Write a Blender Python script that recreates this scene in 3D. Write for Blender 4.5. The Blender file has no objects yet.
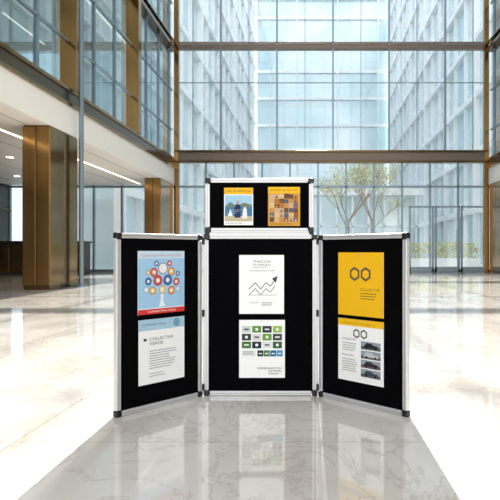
import bpy, math, random
from mathutils import Vector, Matrix
random.seed(7)
S=bpy.context.scene
S.view_settings.view_transform='Standard'
S.view_settings.look='None'
S.view_settings.exposure=0.1

# ---------------------------------------------------------------- materials
def srgb(r,g,b):
    f=lambda c:(c/255/12.92) if c/255<=0.04045 else ((c/255+0.055)/1.055)**2.4
    return (f(r),f(g),f(b),1)
def newmat(name):
    m=bpy.data.materials.new(name); m.use_nodes=True
    return m,m.node_tree.nodes,m.node_tree.links
_c={}
def pm(name,rgb,rough=0.5,metal=0.0,spec=0.5,noise=0.06,nscale=20,bump=0.0,stretch=None):
    if name in _c: return _c[name]
    m,n,l=newmat(name); b=n['Principled BSDF']
    b.inputs['Roughness'].default_value=rough; b.inputs['Metallic'].default_value=metal
    b.inputs['Specular IOR Level'].default_value=spec
    col=srgb(*rgb)
    tc=n.new('ShaderNodeTexCoord'); nt=n.new('ShaderNodeTexNoise'); nt.inputs['Scale'].default_value=nscale
    nt.inputs['Detail'].default_value=4
    if stretch:
        mp=n.new('ShaderNodeMapping'); mp.inputs['Scale'].default_value=stretch
        l.new(tc.outputs['Object'],mp.inputs['Vector']); l.new(mp.outputs[0],nt.inputs['Vector'])
    else: l.new(tc.outputs['Object'],nt.inputs['Vector'])
    mx=n.new('ShaderNodeMix'); mx.data_type='RGBA'
    mx.inputs['A'].default_value=tuple(c*(1-noise) for c in col[:3])+(1,)
    mx.inputs['B'].default_value=tuple(min(1,c*(1+noise)) for c in col[:3])+(1,)
    l.new(nt.outputs['Fac'],mx.inputs['Factor']); l.new(mx.outputs['Result'],b.inputs['Base Color'])
    if bump:
        bp=n.new('ShaderNodeBump'); bp.inputs['Strength'].default_value=bump; bp.inputs['Distance'].default_value=0.002
        l.new(nt.outputs['Fac'],bp.inputs['Height']); l.new(bp.outputs['Normal'],b.inputs['Normal'])
    _c[name]=m; return m
def ink(rgb):
    return pm('ink_%d_%d_%d'%rgb,rgb,0.55,0,0.2,0.01,5)
def glass(name,tint,refl,grough=0.0):
    m,n,l=newmat(name); n.remove(n['Principled BSDF'])
    out=n['Material Output']; t=n.new('ShaderNodeBsdfTransparent'); t.inputs['Color'].default_value=tint
    g=n.new('ShaderNodeBsdfGlossy'); g.inputs['Roughness'].default_value=grough; g.inputs['Color'].default_value=(0.9,0.97,1,1)
    f=n.new('ShaderNodeLayerWeight'); f.inputs['Blend'].default_value=0.5
    pw=n.new('ShaderNodeMath'); pw.operation='POWER'; pw.inputs[1].default_value=5; l.new(f.outputs['Facing'],pw.inputs[0])
    a=n.new('ShaderNodeMath'); a.operation='MULTIPLY_ADD'; a.inputs[1].default_value=0.85; a.inputs[2].default_value=refl; a.use_clamp=True
    l.new(pw.outputs[0],a.inputs[0]); x=n.new('ShaderNodeMixShader')
    l.new(a.outputs[0],x.inputs[0]); l.new(t.outputs[0],x.inputs[1]); l.new(g.outputs[0],x.inputs[2]); l.new(x.outputs[0],out.inputs[0])
    return m
def lamp(name,rgb,s):
    m,n,l=newmat(name); b=n['Principled BSDF']
    b.inputs['Emission Color'].default_value=srgb(*rgb); b.inputs['Emission Strength'].default_value=s
    return m
M_glass=glass('clear_glass',(0.96,0.99,1.0,1),0.05)
M_roofglass=glass('roof_glass',(0.80,0.82,0.83,1),0.02)
M_dglass=glass('tinted_glass',(0.36,0.48,0.52,1),0.20)
M_gold=pm('polished_brass',(150,118,74),0.13,1.0,0.5,0.38,6,0.25,(1,1,0.04))
M_gold_d=pm('bronze_dark',(98,78,52),0.2,1.0,0.5,0.15,4,0,(1,1,0.05))
M_beam=pm('beam_taupe',(120,108,98),0.4,0.5,0.5,0.05,3)
M_steel=pm('mullion_steel',(136,154,166),0.35,0.6,0.5,0.05,3)
M_white=pm('white_plaster',(243,238,230),0.5,0,0.4,0.02,3)
M_grey=pm('grey_panel',(150,152,152),0.4,0,0.5,0.05,2)
M_dark=pm('dark_panel',(46,42,40),0.35,0,0.5,0.2,1.5)
M_ext=pm('facade_white',(252,253,254),0.5,0,0.4,0.01,1)
M_pave=pm('paving',(236,234,230),0.7,0,0.3,0.06,2)
M_lamp=lamp('gallery_lamp',(255,236,205),5)
M_lampd=lamp('office_lamp',(255,240,215),1.6)
M_alu=pm('brushed_aluminium',(216,216,216),0.35,0.5,0.5,0.04,60)
M_blk=pm('black_plastic',(14,14,15),0.35,0,0.5,0.1,40)
M_fab=pm('black_fabric',(5,5,7),0.95,0,0.05,0.35,900,0.4)

def marble():
    m,n,l=newmat('marble_floor'); b=n['Principled BSDF']
    b.inputs['Specular IOR Level'].default_value=0.68
    tc=n.new('ShaderNodeTexCoord')
    mp=n.new('ShaderNodeMapping'); mp.inputs['Rotation'].default_value=(0,0,0.6); mp.inputs['Scale'].default_value=(1,0.55,1)
    l.new(tc.outputs['Object'],mp.inputs['Vector'])
    n1=n.new('ShaderNodeTexNoise'); n1.inputs['Scale'].default_value=2.4; n1.inputs['Detail'].default_value=10; n1.inputs['Roughness'].default_value=0.68; n1.inputs['Distortion'].default_value=0.8
    l.new(mp.outputs[0],n1.inputs['Vector'])
    r=n.new('ShaderNodeValToRGB'); e=r.color_ramp.elements
    e[0].position=0.0; e[0].color=(1,1,1,1); e[1].position=1; e[1].color=(1,1,1,1)
    for p,c in ((0.478,(1,1,1,1)),(0.497,(0.60,0.57,0.54,1)),(0.512,(1,1,1,1))):
        x=e.new(p); x.color=c
    l.new(n1.outputs['Fac'],r.inputs[0])
    n2=n.new('ShaderNodeTexNoise'); n2.inputs['Scale'].default_value=1.6; n2.inputs['Detail'].default_value=9
    l.new(mp.outputs[0],n2.inputs['Vector'])
    r2=n.new('ShaderNodeValToRGB'); r2.color_ramp.elements[0].position=0.32; r2.color_ramp.elements[0].color=srgb(214,204,193)
    r2.color_ramp.elements[1].position=0.62; r2.color_ramp.elements[1].color=srgb(240,234,226)
    l.new(n2.outputs['Fac'],r2.inputs[0])
    mu=n.new('ShaderNodeMix'); mu.data_type='RGBA'; mu.blend_type='MULTIPLY'; mu.inputs['Factor'].default_value=0.5
    l.new(r2.outputs[0],mu.inputs['A']); l.new(r.outputs[0],mu.inputs['B'])
    br=n.new('ShaderNodeTexBrick'); br.offset=0; br.inputs['Color1'].default_value=(1,1,1,1); br.inputs['Color2'].default_value=(0.96,0.96,0.96,1)
    br.inputs['Mortar'].default_value=(0.7,0.68,0.65,1); br.inputs['Scale'].default_value=1; br.inputs['Mortar Size'].default_value=0.004
    br.inputs['Brick Width'].default_value=1.2; br.inputs['Row Height'].default_value=1.2
    l.new(tc.outputs['Object'],br.inputs['Vector'])
    m2=n.new('ShaderNodeMix'); m2.data_type='RGBA'; m2.blend_type='MULTIPLY'; m2.inputs['Factor'].default_value=1
    l.new(mu.outputs['Result'],m2.inputs['A']); l.new(br.outputs['Color'],m2.inputs['B'])
    l.new(m2.outputs['Result'],b.inputs['Base Color'])
    rr=n.new('ShaderNodeMapRange'); rr.inputs['To Min'].default_value=0.02; rr.inputs['To Max'].default_value=0.09
    l.new(n2.outputs['Fac'],rr.inputs['Value']); l.new(rr.outputs[0],b.inputs['Roughness'])
    return m
M_floor=marble()
def facade_glass():
    m,n,l=newmat('facade_glass'); b=n['Principled BSDF']
    tc=n.new('ShaderNodeTexCoord'); nt=n.new('ShaderNodeTexNoise'); nt.inputs['Scale'].default_value=0.12; nt.inputs['Detail'].default_value=2
    l.new(tc.outputs['Object'],nt.inputs['Vector'])
    r=n.new('ShaderNodeValToRGB'); r.color_ramp.elements[0].position=0.35; r.color_ramp.elements[0].color=srgb(192,220,230)
    r.color_ramp.elements[1].position=0.65; r.color_ramp.elements[1].color=srgb(230,243,247)
    l.new(nt.outputs['Fac'],r.inputs[0]); l.new(r.outputs[0],b.inputs['Base Color'])
    b.inputs['Roughness'].default_value=0.15; b.inputs['Metallic'].default_value=0.25
    return m
M_fg=facade_glass()

# ---------------------------------------------------------------- mesh builder
class MB:
    def __init__(s): s.v=[];s.f=[];s.mi=[];s.m=[]
    def mid(s,m):
        if m not in s.m: s.m.append(m)
        return s.m.index(m)
    def box(s,x0,x1,y0,y1,z0,z1,m,T=None):
        i=len(s.v)
        for x,y,z in ((x0,y0,z0),(x1,y0,z0),(x1,y1,z0),(x0,y1,z0),(x0,y0,z1),(x1,y0,z1),(x1,y1,z1),(x0,y1,z1)):
            p=Vector((x,y,z)); s.v.append(T@p if T else p)
        for f in ((0,3,2,1),(4,5,6,7),(0,1,5,4),(1,2,6,5),(2,3,7,6),(3,0,4,7)):
            s.f.append([i+k for k in f]); s.mi.append(s.mid(m))
    def poly(s,pts,m):
        i=len(s.v); s.v+= [Vector(p) for p in pts]; s.f.append(list(range(i,i+len(pts)))); s.mi.append(s.mid(m))
    def tube(s,a,b,r0,r1,m,n=7,cap=False):
        a=Vector(a);b=Vector(b);d=(b-a).normalized(); u=d.orthogonal().normalized(); w=d.cross(u); i=len(s.v)
        for p,r in ((a,r0),(b,r1)):
            for k in range(n):
                t=2*math.pi*k/n; s.v.append(p+u*math.cos(t)*r+w*math.sin(t)*r)
        for k in range(n):
            s.f.append([i+k,i+(k+1)%n,i+n+(k+1)%n,i+n+k]); s.mi.append(s.mid(m))
        if cap:
            s.f.append([i+n-1-k for k in range(n)]); s.mi.append(s.mid(m)); s.f.append([i+n+k for k in range(n)]); s.mi.append(s.mid(m))
    def obj(s,name,parent=None,bevel=0):
        me=bpy.data.meshes.new(name); me.from_pydata([tuple(v) for v in s.v],[],s.f)
        for m in s.m: me.materials.append(m)
        for p,i in zip(me.polygons,s.mi): p.material_index=i
        me.update(); o=bpy.data.objects.new(name,me); S.collection.objects.link(o)
        if parent: o.parent=parent
        if bevel:
            b=o.modifiers.new('bevel','BEVEL'); b.width=bevel; b.segments=2; b.limit_method='ANGLE'
        return o
def empty(name,loc=(0,0,0)):
    e=bpy.data.objects.new(name,None); e.empty_display_size=0.1; S.collection.objects.link(e); return e

# ---------------------------------------------------------------- room
XL,XR,YB,ZS,ZT=-5.3,6.54,22.8,3.3,13.0
YN=-5
b=MB(); b.box(XL-7,XR+7,YN,YB+0.1,-0.12,0,M_floor); b.obj('floor')
b=MB(); b.box(-60,60,YB+0.1,110,-0.14,-0.02,M_pave); b.obj('courtyard_paving')

def side(sgn,X,name):
    def bx(mb,d0,d1,y0,y1,z0,z1,m):   # d = distance outward from X
        a,c=X+sgn*d0,X+sgn*d1
        mb.box(min(a,c),max(a,c),y0,y1,z0,z1,m)
    g=empty('gallery_'+name)
    mb=MB(); bx(mb,0,6.5,YN,YB,ZS,3.9,M_white); mb.obj('white_fascia_slab',g)
    mb=MB(); bx(mb,-0.04,0.35,YN,YB,3.903,3.97,M_gold); bx(mb,0.0,0.3,YN,YB,3.97,4.22,M_gold_d); bx(mb,-0.04,0.35,YN,YB,4.22,4.29,M_gold); mb.obj('bronze_band',g)
    mb=MB()
    for d in (1.2,):
        bx(mb,d,d+0.04,YN+1,YB-0.5,ZS-0.012,ZS-0.001,M_lamp)
    for d in (2.8,4.6):
        for y in range(0,22,2): bx(mb,d,d+0.14,y,y+0.14,ZS-0.012,ZS-0.001,M_lamp)
    mb.obj('soffit_lights',g)
    mb=MB(); 
    for d in (0.45,1.9,3.7,5.4): bx(mb,d,d+0.02,YN,YB,ZS-0.006,ZS-0.0005,M_grey)
    mb.obj('soffit_joints',g)
    w=empty('window_'+name)
    mb=MB(); xx=X+sgn*0.14; mb.poly([(xx,YN,4.29),(xx,YB-0.1,4.29),(xx,YB-0.1,ZT),(xx,YN,ZT)],M_dglass); mb.obj('glazing',w)
    mb=MB()
    ys=[-1.2,3.2,8.6,13.3,17.9]
    for y in ys:
        bx(mb,-0.08,0.30,y-0.14,y+0.14,4.29,ZT,M_gold)
    for z in (8.35,):
        bx(mb,-0.03,0.28,YN,YB,z,z+0.14,M_gold_d); bx(mb,-0.03,0.28,YN,YB,z+0.3,z+0.36,M_gold_d)
    mb.obj('bronze_mullions',w,0.01)
    mb=MB()
    y=YN
    while y<YB:
        if min(abs(y-k) for k in ys)>0.5: bx(mb,0.1,0.2,y-0.02,y+0.02,4.29,ZT,M_steel)
        y+=1.52
    for z in (5.4,6.9,10.2,11.6): bx(mb,0.1,0.2,YN,YB,z-0.02,z+0.02,M_steel)
    mb.obj('thin_mullions',w)
    mb=MB(); bx(mb,0.5,6.5,YN,YB,8.3,8.7,M_white); bx(mb,6.3,6.5,YN,YB,3.9,ZT,M_grey); bx(mb,0.3,6.5,YN,YB,ZT,ZT+0.2,M_white)
    for y in (2,8,14,20): bx(mb,2.2,2.6,y,y+0.4,3.9,ZT,M_white)
    for d in (1.5,4.5): bx(mb,d,d+0.05,YN+1,YB-1,8.28,8.299,M_lampd)
    mb.obj('upper_office_floors',g)
    mb=MB(); bx(mb,6.3,6.5,YN,YB,0,ZS,M_dark); mb.obj('wall_'+name)
    mb=MB()
    for y in range(-4,22,3): bx(mb,6.2,6.3,y,y+0.1,0,ZS,M_gold_d)
    bx(mb,6.22,6.3,YN,YB,2.3,2.36,M_gold_d); bx(mb,6.15,6.3,YN,YB,0,0.15,M_gold_d)
    mb.obj('trim_'+name)
    return bx
bxl=side(-1,XL,'left'); bxr=side(1,XR,'right')

def bronze_column(x0,x1,y0,y1):
    mb=MB(); mb.box(x0+0.02,x1-0.02,y0+0.02,y1-0.02,0,ZS,M_gold_d)
    n=2
    def plates(a0,a1,fix,axis,out):
        w=(a1-a0)/n
        for k in range(n):
            p,q=a0+k*w+0.012,a0+(k+1)*w-0.012
            if axis=='x': mb.box(p,q,min(fix,fix+out),max(fix,fix+out),0.1,ZS-0.03,M_gold)
            else: mb.box(min(fix,fix+out),max(fix,fix+out),p,q,0.1,ZS-0.03,M_gold)
    plates(x0,x1,y0+0.02,'x',-0.02); plates(x0,x1,y1-0.02,'x',0.02)
    plates(y0,y1,x0+0.02,'y',-0.02); plates(y0,y1,x1-0.02,'y',0.02)
    return mb.obj('bronze_column',None,0.006)
bronze_column(XL-0.56,XL,12.0,13.4)
bronze_column(XL-0.56,XL,20.6,22.4)
bronze_column(XL-0.56,XL,3.4,4.8)
bronze_column(XR,XR+0.56,21.0,22.5)
bronze_column(XR,XR+0.56,12.0,13.4)
bronze_column(XR,XR+0.56,3.4,4.8)
mb=MB(); mb.tube((XL+0.16,13.2,0),(XL+0.16,13.2,12.9),0.05,0.05,M_steel,12,True); mb.tube((XL+0.16,13.2,0),(XL+0.16,13.2,0.04),0.12,0.1,M_steel,12,True); mb.obj('steel_post')

mb=MB(); mb.box(-10.6,-7.6,19.6,20.3,0,1.05,M_dark); mb.box(-10.7,-7.5,19.5,20.4,1.05,1.12,M_gold_d)
for k in range(5): mb.box(-10.5+k*0.6,-9.98+k*0.6,19.57,19.6,0.1,0.95,M_gold_d)
mb.obj('reception_counter',None,0.01)

# back wall
w=empty('window_back')
mb=MB(); yy=YB+0.05
for q in ((XL-6.4,XL,0,ZS),(XR,XR+6.4,0,ZS),(XL,XR,0,ZT)): mb.poly([(q[0],yy,q[2]),(q[1],yy,q[2]),(q[1],yy,q[3]),(q[0],yy,q[3])],M_glass)
mb.obj('glazing',w)
mb=MB()
mb.box(XL,XR,YB-0.15,YB+0.2,4.15,4.6,M_beam); mb.box(XL,XR,YB-0.22,YB-0.15,4.52,4.6,M_gold_d); mb.box(XL,XR,YB-0.22,YB-0.15,4.13,4.2,M_gold_d)
mb.box(XL,XR,YB-0.1,YB+0.15,8.45,8.6,M_beam); mb.box(XL,XR,YB-0.1,YB+0.15,8.68,8.72,M_beam)
mb.box(XL,XR,YB-0.2,YB+0.2,ZT-0.4,ZT,M_beam)
mb.obj('bronze_beams',w,0.01)
mb=MB()
mb.box(XL-0.02,XL+0.16,YB-0.2,YB,0,ZT,M_gold); mb.box(XR-0.16,XR+0.02,YB-0.2,YB,0,ZT,M_gold); mb.obj('corner_posts',w,0.01)
mb=MB()
xs=[0.684+2.13*k for k in range(-3,3)]
for i,x in enumerate(xs):
    if x>XL: mb.box(x-0.03,x+0.03,YB-0.08,YB+0.1,4.6,ZT,M_steel)
    x2=x+1.065
    if XL<x2<XR: mb.box(x2-0.012,x2+0.012,YB-0.02,YB+0.07,4.6,ZT,M_steel)
for z in (7.2,11.2): mb.box(XL,XR,YB,YB+0.07,z-0.012,z+0.012,M_steel)
mb.obj('upper_mullions',w)
mb=MB()
x=XL-6.3
while x<XR+6.3:
    mb.box(x-0.03,x+0.03,YB-0.05,YB+0.1,0,4.15 if XL<x<XR else ZS,M_steel); x+=1.065
mb.box(XL-6.4,XR+6.4,YB-0.05,YB+0.1,3.2,3.28,M_steel); mb.box(XL-6.4,XR+6.4,YB-0.05,YB+0.1,0,0.1,M_steel)
mb.obj('lower_mullions',w)
for k in range(3):
    x0=3.55+k*0.98
    d=empty('door_%d'%(k+1)); mb=MB()
    for a,c in ((x0,x0+0.07),(x0+0.87,x0+0.94)): mb.box(a,c,YB-0.16,YB-0.1,0.01,2.5,M_steel)
    mb.box(x0,x0+0.94,YB-0.16,YB-0.1,2.43,2.5,M_steel); mb.box(x0,x0+0.94,YB-0.16,YB-0.1,0.01,0.2,M_steel)
    mb.obj('door_frame',d,0.005)
    mb=MB(); mb.tube((x0+0.8,YB-0.22,0.7),(x0+0.8,YB-0.22,1.6),0.02,0.02,M_alu,10,True); 
    for z in (0.8,1.5): mb.tube((x0+0.8,YB-0.22,z),(x0+0.83,YB-0.15,z),0.012,0.012,M_alu,8,True)
    mb.obj('pull_handle',d)
    mb=MB(); mb.poly([(x0+0.07,YB-0.13,0.2),(x0+0.87,YB-0.13,0.2),(x0+0.87,YB-0.13,2.43),(x0+0.07,YB-0.13,2.43)],M_glass); mb.obj('door_glass',d)

# roof
c=empty('ceiling')
mb=MB()
for y in [YN,1,7,13,19,22.7]: mb.box(XL,XR,y-0.12,y+0.12,ZT,ZT+0.3,M_beam)
for x in [XL+k*(XR-XL)/5 for k in range(6)]: mb.box(x-0.08,x+0.08,YN,YB,ZT,ZT+0.22,M_beam)
mb.obj('roof_beams',c)
mb=MB(); mb.poly([(XL,YN,ZT+0.31),(XR,YN,ZT+0.31),(XR,YB,ZT+0.31),(XL,YB,ZT+0.31)],M_roofglass); mb.obj('roof_glass',c)

# ---------------------------------------------------------------- exterior buildings
def office(name,T,width,height,fl=3.4,fin=1.5,z0=0.0):
    mb=MB(); mb.box(0,width,0.25,10,z0,height,M_fg,T)
    z=z0+fl
    while z<height+0.1:
        mb.box(0,width,-0.1,0.3,z-0.5,z-0.1,M_ext,T); z+=fl
    x=0
    k=0
    while x<=width:
        wd=0.16 if k%3==0 else 0.05
        mb.box(x-wd/2,x+wd/2,-0.05 if k%3 else -0.2,0.3,z0,height,M_ext,T); x+=fin; k+=1
    mb.box(-0.2,width+0.2,-0.3,10.2,height,height+0.6,M_ext,T)
    return mb.obj(name)
office('office_building',Matrix.Translation((-8.2,85,0)),18.6,36.5,3.8,1.9)
office('office_building',Matrix.Translation((-8.4,26,0))@Matrix.Rotation(math.pi/2,4,'Z'),58.5,36,3.8,3.0)
office('office_building',Matrix.Translation((10.6,84.5,0))@Matrix.Rotation(-math.pi/2,4,'Z'),58.5,36,3.8,3.0)

# trees
def tree(x,y,h,cols,seed):
    rnd=random.Random(seed); mb=MB(); bark=pm('bark',(150,134,116),0.9,0,0.2,0.3,20)
    tips=[]
    def br(p,d,L,r,lv):
        q=p+d*L; mb.tube(p,q,r,r*0.68,bark,6)
        if lv>=2: tips.append(q); tips.append(p.lerp(q,0.5))
        if lv<4:
            for k in range(3 if lv else 5):
                a=Vector((rnd.uniform(-1,1),rnd.uniform(-1,1),rnd.uniform(0.0,0.9)))
                br(q if k else p.lerp(q,0.8),(d*0.7+a*0.8).normalized(),L*rnd.uniform(0.55,0.75),r*0.6,lv+1)
    br(Vector((x,y,-0.02)),Vector((0,0,1)),h*0.36,0.07,0)
    for t in tips:
        for k in range(4):
            c=t+Vector((rnd.gauss(0,.22),rnd.gauss(0,.22),rnd.gauss(0,.2)))
            a=Vector((rnd.uniform(-1,1),rnd.uniform(-1,1),rnd.uniform(-1,1))).normalized(); u=a.orthogonal().normalized(); w=a.cross(u); s=rnd.uniform(.05,.09)
            mb.poly([c-u*s,c-w*s*.5,c+u*s,c+w*s*.5],rnd.choice(cols))
    return mb.obj('courtyard_tree')
G=[pm('leaf_a',(214,218,160),0.6,0,.3),pm('leaf_b',(236,222,156),0.6,0,.3),pm('leaf_c',(186,198,150),0.6,0,.3)]
tree(1.9,34,6.9,G,1); tree(3.8,40,7.8,G,2)
def hedge(x0,x1,y,h,seed):
    rnd=random.Random(seed); mb=MB(); mb.box(x0,x1,y,y+0.8,-0.02,0.45,M_ext)
    for k in range(int((x1-x0)*260)):
        c=Vector((rnd.uniform(x0+.05,x1-.05),y+rnd.uniform(.05,.75),0.42+rnd.random()**0.8*h)); a=Vector((rnd.uniform(-1,1),rnd.uniform(-1,1),rnd.uniform(-1,1))).normalized(); u=a.orthogonal(); u.normalize(); w=a.cross(u); s=.07
        mb.poly([c-u*s,c-w*s*.6,c+u*s,c+w*s*.6],rnd.choice(G))
    mb.obj('hedge_planter')
hedge(-0.5,3.2,27,0.7,3); hedge(4.2,8,29,0.8,4); hedge(-6,-1.6,29,0.7,6)
# low garden pavilion
mb=MB(); mb.box(-2,7.5,44,48,-0.02,0.4,M_ext); mb.box(-2.4,7.9,43.6,48.4,4.9,5.5,M_ext)
for k in range(9): mb.box(-2+k*1.17,-1.85+k*1.17,44,44.2,0.4,4.9,M_ext)
mb.box(-2,7.5,44.6,44.7,0.4,4.9,M_fg); mb.box(-2,7.5,44,44.1,2.6,2.7,M_ext)
mb.obj('garden_pavilion')

# ---------------------------------------------------------------- display board
board=empty('folding_display_board')
Z=Vector((0,0,1))
def frame(O,U):
    U=Vector(U).normalized(); N=U.cross(Z)
    return Matrix(((U.x,-N.x,0,O[0]),(U.y,-N.y,0,O[1]),(0,0,1,O[2]),(0,0,0,1)))
# local coords: x = across, y = away from viewer, z = up ; front surface at y=0
FW,FD=0.024,0.026
def panel(name,T,L,z0,z1,caps=(1,1,1,1)):
    p=MB(); p.box(FW*0.6,L-FW*0.6,0.007,0.019,z0+FW*0.6,z1-FW*0.6,M_fab,T); p.obj(name+'_fabric',board)
    p=MB()
    p.box(0,FW,0,FD,z0+0.03,z1-0.03,M_alu,T); p.box(L-FW,L,0,FD,z0+0.03,z1-0.03,M_alu,T)
    p.box(0.03,L-0.03,0,FD,z0+0.002,z0+0.002+FW,M_alu,T); p.box(0.03,L-0.03,0,FD,z1-FW,z1,M_alu,T)
    p.obj(name+'_aluminium_frame',board,0.003)
    p=MB()
    for a in (FW*0.45,L-FW*0.55): p.box(a,a+0.0018,-0.0012,0.001,z0+0.03,z1-0.03,M_steel,T)
    for a in (z0+FW*0.5,z1-FW*0.5): p.box(0.03,L-0.03,-0.0012,0.001,a,a+0.0018,M_steel,T)
    p.obj(name+'_profile_grooves',board)
    p=MB()
    for cx in (0,1):
        for cz in (0,1):
            if not caps[cx*2+cz]: continue
            xa=-0.002 if cx==0 else L-0.026; za=z0 if cz==0 else z1-0.026
            p.box(xa,xa+0.028,-0.002,FD+0.002,za,za+0.028,M_blk,T)
            if cx==0: p.box(0.002,0.03,0.001,FD-0.001,za+0.003,za+0.024,M_blk,T)
    p.obj(name+'_corner_caps',board,0.004)
YC=3.167
HL=Vector((-0.586,YC,0)); HR=Vector((0.0106,YC,0)); OL=Vector((-0.908,2.747,0)); OR=Vector((0.420,2.755,0))
TC=frame((HL.x,YC,0),(1,0,0)); LC=HR.x-HL.x
TL=frame(OL,(HL-OL)); LL=(HL-OL).length-0.012
TR0=(OR-HR).normalized(); HR2=HR+TR0*0.012
TR=frame(HR2,(OR-HR)); LR=(OR-HR2).length
panel('centre_panel',TC,LC,0,0.853)
panel('left_panel',TL,LL,0,0.848); panel('right_panel',TR,LR,0,0.848)
TH=frame((-0.580,YC,0),(1,0,0)); LH=0.572
panel('header_panel',TH,LH,0.861,1.150)
mb=MB()
for h,s in ((HL,-1),(HR,1)):
    for z in (0.03,0.42,0.80):
        mb.tube((h.x+s*0.004,YC-0.004,z),(h.x+s*0.004,YC-0.004,z+0.035),0.008,0.008,M_blk,10,True)
    mb.tube((h.x+s*0.004,YC-0.001,0.01),(h.x+s*0.004,YC-0.001,0.84),0.004,0.004,M_alu,8,True)
mb.obj('hinges',board)
mb=MB()
for x in (-0.58+0.012,-0.58+LH-0.012): mb.box(x-0.011,x+0.011,YC+0.002,YC+FD-0.002,0.845,0.87,M_blk)
mb.box(-0.56,-0.03,YC+0.003,YC+0.02,0.85,0.864,M_alu)
mb.obj('header_connectors',board)

# ---------------------------------------------------------------- posters
class Poster:
    def __init__(s,T,x0,x1,z0,z1):
        s.T=T;s.x0=x0;s.x1=x1;s.z0=z0;s.z1=z1;s.w=x1-x0;s.h=z1-z0;s.mb=MB();s.k=0
        s.mb.box(x0,x1,0.0045,0.0068,z0,z1,ink((250,250,248)),T)
    def P(s,a,b,lay=None):
        y=0.0043-0.00025*(s.k if lay is None else lay)
        return s.T@Vector((s.x0+a*s.w,y,s.z0+b*s.h))
    def rect(s,a0,b0,a1,b1,c):
        s.k+=0.12; s.mb.poly([s.P(a0,b0),s.P(a1,b0),s.P(a1,b1),s.P(a0,b1)],ink(c))
    def poly(s,pts,c):
        s.k+=0.12; s.mb.poly([s.P(*p) for p in pts],ink(c))
    def line(s,p,q,t,c):
        P=Vector((p[0]*s.w,p[1]*s.h));Q=Vector((q[0]*s.w,q[1]*s.h));d=(Q-P).normalized();n=Vector((-d.y,d.x))*t/2
        s.poly([((v.x)/s.w,(v.y)/s.h) for v in (P-n,Q-n,Q+n,P+n)],c)
    def disc(s,a,b,r,c,n=24):
        s.poly([(a+r*math.cos(2*math.pi*k/n)/s.w,b+r*math.sin(2*math.pi*k/n)/s.h) for k in range(n)],c)
    def ring(s,a,b,r,t,c,n=24,ph=0):
        s.k+=0.12
        for k in range(n):
            t0,t1=2*math.pi*k/n+ph,2*math.pi*(k+1)/n+ph
            g=lambda rr,tt:s.P(a+rr*math.cos(tt)/s.w,b+rr*math.sin(tt)/s.h)
            s.mb.poly([g(r-t,t0),g(r,t0),g(r,t1),g(r-t,t1)],ink(c))
    def text(s,str_,a,b,wf,hf,c):
        cu=bpy.data.curves.new('t','FONT'); cu.body=str_; cu.size=1; o=bpy.data.objects.new('t',cu); S.collection.objects.link(o)
        bpy.context.view_layer.update(); dg=bpy.context.evaluated_depsgraph_get(); me=bpy.data.meshes.new_from_object(o.evaluated_get(dg))
        xs=[v.co.x for v in me.vertices]; ys=[v.co.y for v in me.vertices]; mx,nx,my,ny=max(xs),min(xs),max(ys),min(ys)
        s.k+=0.12; i=len(s.mb.v); mi=s.mb.mid(ink(c))
        for v in me.vertices: s.mb.v.append(s.P(a+(v.co.x-nx)/(mx-nx)*wf,b+(v.co.y-ny)/(my-ny)*hf))
        for f in me.polygons: s.mb.f.append([i+j for j in f.vertices]); s.mb.mi.append(mi)
        bpy.data.objects.remove(o); bpy.data.meshes.remove(me); bpy.data.curves.remove(cu)
    def lines(s,a,b,w,n,dz,c,seed=0,t=0.006):
        r=random.Random(seed)
        for k in range(n): s.rect(a,b-k*dz,a+w*r.uniform(.7,1),b-k*dz+t,c)
    def done(s,name,pins=True):
        if pins:
            p=s.P(0.5,0.975,0); q=p+ (s.T.to_3x3()@Vector((0,-0.006,0)))
            s.mb.tube(p,q,0.004,0.003,M_alu,10,True)
        return s.mb.obj(name)
DK=(60,62,68)
# left upper : tree infographic
p=Poster(TL,0.1185,0.4005,0.459,0.765)
BL=(164,204,234)
p.rect(0,0,1,1,BL); p.rect(0,0.88,1,1,(200,222,238)); p.text('COMMUNICATION IN ACTION',0.07,0.91,0.86,0.035,(190,84,70))
p.rect(0,0,1,0.08,(214,60,54)); p.text('CONNECTING IDEAS',0.2,0.025,0.6,0.03,(250,240,236)); p.rect(0,0.08,1,0.093,(244,244,242))
p.poly([(.43,.11),(.57,.11),(.53,.20),(.525,.40),(.475,.40),(.47,.20)],(236,244,250))
nodes=[(.52,.72,.028,(240,240,238)),(.33,.66,.023,(226,110,60)),(.70,.67,.021,(240,176,60)),(.21,.52,.019,(70,110,170)),(.41,.53,.027,(216,80,60)),(.62,.53,.027,(70,110,170)),(.81,.50,.020,(216,90,66)),(.30,.37,.020,(240,190,80)),(.70,.36,.022,(240,150,70)),(.50,.38,.020,(240,220,150)),(.38,.80,.014,(90,130,180)),(.66,.80,.015,(220,90,70)),(.16,.39,.013,(240,240,240)),(.84,.63,.013,(90,110,160)),(.20,.66,.012,(240,200,100)),(.84,.38,.011,(240,240,240))]
for a,bb,r,cc in nodes: p.line((.5,.34),(a,bb),0.002,(236,244,250))
for a,bb,r,cc in nodes:
    p.disc(a,bb,r,(70,90,140)); p.disc(a,bb,r*.88,cc); p.disc(a,bb,r*.42,(246,240,228))
p.done('tree_infographic_poster')
# left lower
p=Poster(TL,0.123,0.4005,0.122,0.434)
p.rect(0,.83,1,1,(170,204,224)); p.text('COMMUNITY SPACE',.07,.90,.5,.035,(90,110,130)); p.ring(.82,.915,.019,.006,(60,110,160)); p.disc(.82,.915,.009,(90,150,180))
p.text('COLLECTIVE',.22,.67,.52,.045,DK); p.text('VERDE',.22,.60,.30,.045,DK); p.rect(.1,.67,.16,.71,DK)
p.lines(.22,.50,.6,8,.038,(160,162,166),2,.012); p.lines(.22,.15,.4,2,.04,(176,178,182),3,.012)
p.done('text_poster')
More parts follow.
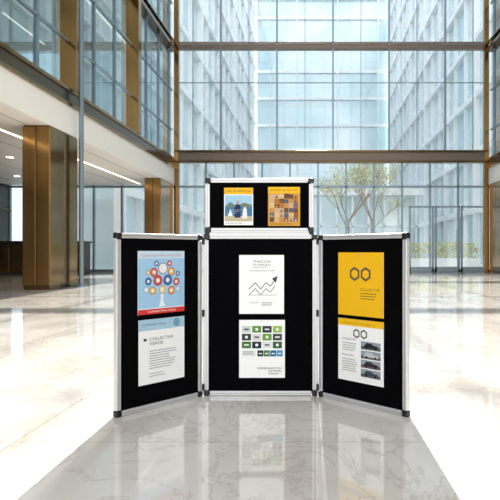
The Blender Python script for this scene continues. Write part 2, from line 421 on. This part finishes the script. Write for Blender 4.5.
# centre upper : chart
x0,x1=0.185,0.422
p=Poster(TC,x0,x1,0.433,0.744)
p.text('THACON',.30,.87,.40,.04,DK); p.text('TO MOOCH',.30,.81,.40,.04,DK); p.lines(.30,.78,.40,1,.03,(170,170,172),4,.010)
p.text('THE MARKETING STORY',.22,.72,.58,.026,(120,120,124))
for off,cc in ((0,(62,66,80)),(-.10,(128,130,138))):
    pts=[(.22,.42+off),(.36,.53+off),(.48,.42+off),(.60,.53+off),(.70,.47+off),(.80,.58+off)]
    for q,r in zip(pts,pts[1:]): p.line(q,r,.004,cc)
p.poly([(.86,.645),(.73,.60),(.82,.53)],(62,66,80))
p.line((.2,.32),(.84,.32),.002,(120,120,124)); p.text('STATISTICS',.24,.18,.2,.022,(120,120,124)); p.lines(.5,.18,.3,2,.035,(150,150,152),7,.014)
p.done('line_chart_poster')
# centre lower : tiles
p=Poster(TC,x0,0.427,0.095,0.401)
cols=[[(208,214,208),(96,150,60),(52,58,62),(150,190,90)],[(58,64,66),(214,218,214),(110,160,70),(64,70,74)],[(70,120,60),(40,52,58),(226,228,226),(60,96,64)]]
for r in range(3):
    for cidx in range(4):
        a=.06+cidx*.225; bb=.78-r*.135
        p.rect(a,bb,a+.20,bb+.115,cols[r][cidx]); g=(240,240,238) if sum(cols[r][cidx])<500 else DK
        if (r+cidx)%2: p.disc(a+.1,bb+.058,.008,g)
        else: p.rect(a+.05,bb+.045,a+.15,bb+.07,g)
for k,cc in enumerate([(44,60,70),(80,130,70),(40,110,160),(70,150,190)]): p.rect(.40+k*.14,.37,.53+k*.14,.475,cc); p.rect(.43+k*.14,.41,.50+k*.14,.43,(240,240,240))
p.rect(.06,.37,.37,.475,(236,238,236)); p.lines(.08,.44,.26,2,.035,(120,120,124),5,.014)
p.text('COMMUNITY IN',.40,.15,.52,.032,DK); p.text('ACTION',.64,.10,.28,.032,DK); p.lines(.64,.065,.28,1,.03,(140,140,144),8,.012)
p.done('tile_grid_poster')
# right upper : yellow
ra,rb=0.137,0.431
p=Poster(TR,ra,rb,0.443,0.758)
YEL=(246,190,24)
p.rect(0,0,1,1,YEL)
def mark(p,a,b,r,c):
    for d in (-1,1): p.ring(a+d*r*1.0/p.w,b,r,r*.34,c,6,math.pi/6)
mark(p,.50,.66,.036,(84,78,70))
p.text('COLLECTIVE',.5,.40,.42,.04,(120,100,50)); p.lines(.5,.35,.42,3,.04,(150,122,50),9,.014)
p.done('yellow_poster')
p=Poster(TR,ra,rb,0.115,0.425)
p.rect(0,.89,1,1,YEL); p.text('COMMUNITY PROJECTS',.08,.915,.74,.03,(130,104,40))
mark(p,.50,.775,.024,(70,70,76))
p.text('COLLECTIVE',.10,.66,.30,.03,DK); p.lines(.10,.60,.36,4,.036,(160,160,164),10,.012)
p.text('PLACES',.10,.40,.26,.03,DK); p.lines(.10,.34,.36,6,.036,(160,160,164),11,.012)
for k in range(4):
    bb=.54-k*.145
    p.rect(.52,bb,.94,bb+.125,(150,160,170)); p.rect(.52,bb,.94,bb+.05,(88,90,92))
    p.poly([(.57,bb+.03),(.90,bb+.03),(.88,bb+.07),(.80,bb+.075),(.74,bb+.105),(.64,bb+.105),(.60,bb+.07)],[(40,42,48),(200,200,204),(52,44,44),(60,70,84)][k])
    p.disc(.64,bb+.03,.006,(20,20,22)); p.disc(.83,bb+.03,.006,(20,20,22))
p.done('vehicle_poster')
# header posters
def hx(px): return (px-315)/600*YC+0.580
p=Poster(TH,hx(224),hx(253),0.902,1.100)
p.rect(0,.82,1,1,(238,180,36)); p.text('LIFE IN MOTION',.08,.88,.84,.05,(90,70,30))
p.rect(.03,.10,.97,.80,(160,200,224)); p.rect(.03,.10,.97,.50,(70,120,160)); p.poly([(.03,.50),(.2,.62),(.42,.52),(.7,.60),(.97,.54),(.97,.48),(.03,.48)],(108,128,120))
p.rect(.03,.10,.97,.24,(196,180,150))
p.poly([(.36,.20),(.56,.20),(.58,.48),(.52,.56),(.42,.56),(.34,.46)],(40,52,90)); p.disc(.47,.61,.008,(196,150,120)); p.poly([(.62,.18),(.80,.18),(.78,.42),(.73,.50),(.66,.44)],(236,232,224)); p.disc(.715,.54,.007,(150,100,70)); p.poly([(.12,.24),(.30,.24),(.22,.44)],(238,238,230))
for k in range(3): p.line((.08+.1*k,.30+.05*k),(.4+.12*k,.31+.05*k),.0015,(190,214,224))
p.text('DISCOVER THE COAST',.06,.03,.6,.04,(90,90,94))
p.done('seaside_photo_poster')
p=Poster(TH,hx(268),hx(300),0.898,1.104)
p.rect(0,0,1,1,(214,158,60)); p.rect(0,.84,1,1,(240,184,36)); p.text('HISTORY OF THE CITY',.06,.89,.88,.05,(90,66,30))
r=random.Random(3)
pal=[(150,92,50),(196,140,80),(104,72,52),(222,186,128),(84,96,110),(176,112,60),(200,170,140)]
for i in range(6):
    for j in range(6):
        a=.05+i*.15; bb=.10+j*.12; p.rect(a,bb,a+.13+r.uniform(0,.03),bb+.10+r.uniform(0,.03),r.choice(pal))
        if r.random()<.5: p.poly([(a+.02,bb+.01),(a+.11,bb+.01),(a+.07,bb+.09)],r.choice(pal))
p.text('ARCHIVE COLLECTION',.06,.03,.7,.035,(80,60,36))
p.done('collage_poster')

# ---------------------------------------------------------------- light
wd=bpy.data.worlds.new('sky'); S.world=wd; wd.use_nodes=True; n=wd.node_tree.nodes; l=wd.node_tree.links
bg=n['Background']; tc=n.new('ShaderNodeTexCoord'); sp=n.new('ShaderNodeSeparateXYZ'); r=n.new('ShaderNodeValToRGB')
l.new(tc.outputs['Generated'],sp.inputs[0]); l.new(sp.outputs['Z'],r.inputs[0])
r.color_ramp.elements[0].position=0.0; r.color_ramp.elements[0].color=(1.0,0.98,0.95,1)
r.color_ramp.elements[1].position=0.8; r.color_ramp.elements[1].color=(0.88,0.93,1.0,1)
l.new(r.outputs[0],bg.inputs[0]); bg.inputs[1].default_value=1.8
sd=bpy.data.lights.new('sun','SUN'); sd.energy=11; sd.angle=math.radians(0.6); sd.color=(1,0.95,0.88)
so=bpy.data.objects.new('sun',sd); S.collection.objects.link(so)
d=Vector((0.01,-1,-0.57)); so.rotation_euler=d.to_track_quat('-Z','Y').to_euler(); so.location=(0,40,40)

cd=bpy.data.cameras.new('camera'); cam=bpy.data.objects.new('camera',cd); S.collection.objects.link(cam)
cam.location=(0,0,0.76); cam.rotation_euler=(math.pi/2,0,0); cd.lens=43.2; cd.sensor_width=36; cd.sensor_fit='HORIZONTAL'
cd.shift_x=-0.13; cd.shift_y=0.004; cd.clip_end=300
S.camera=cam
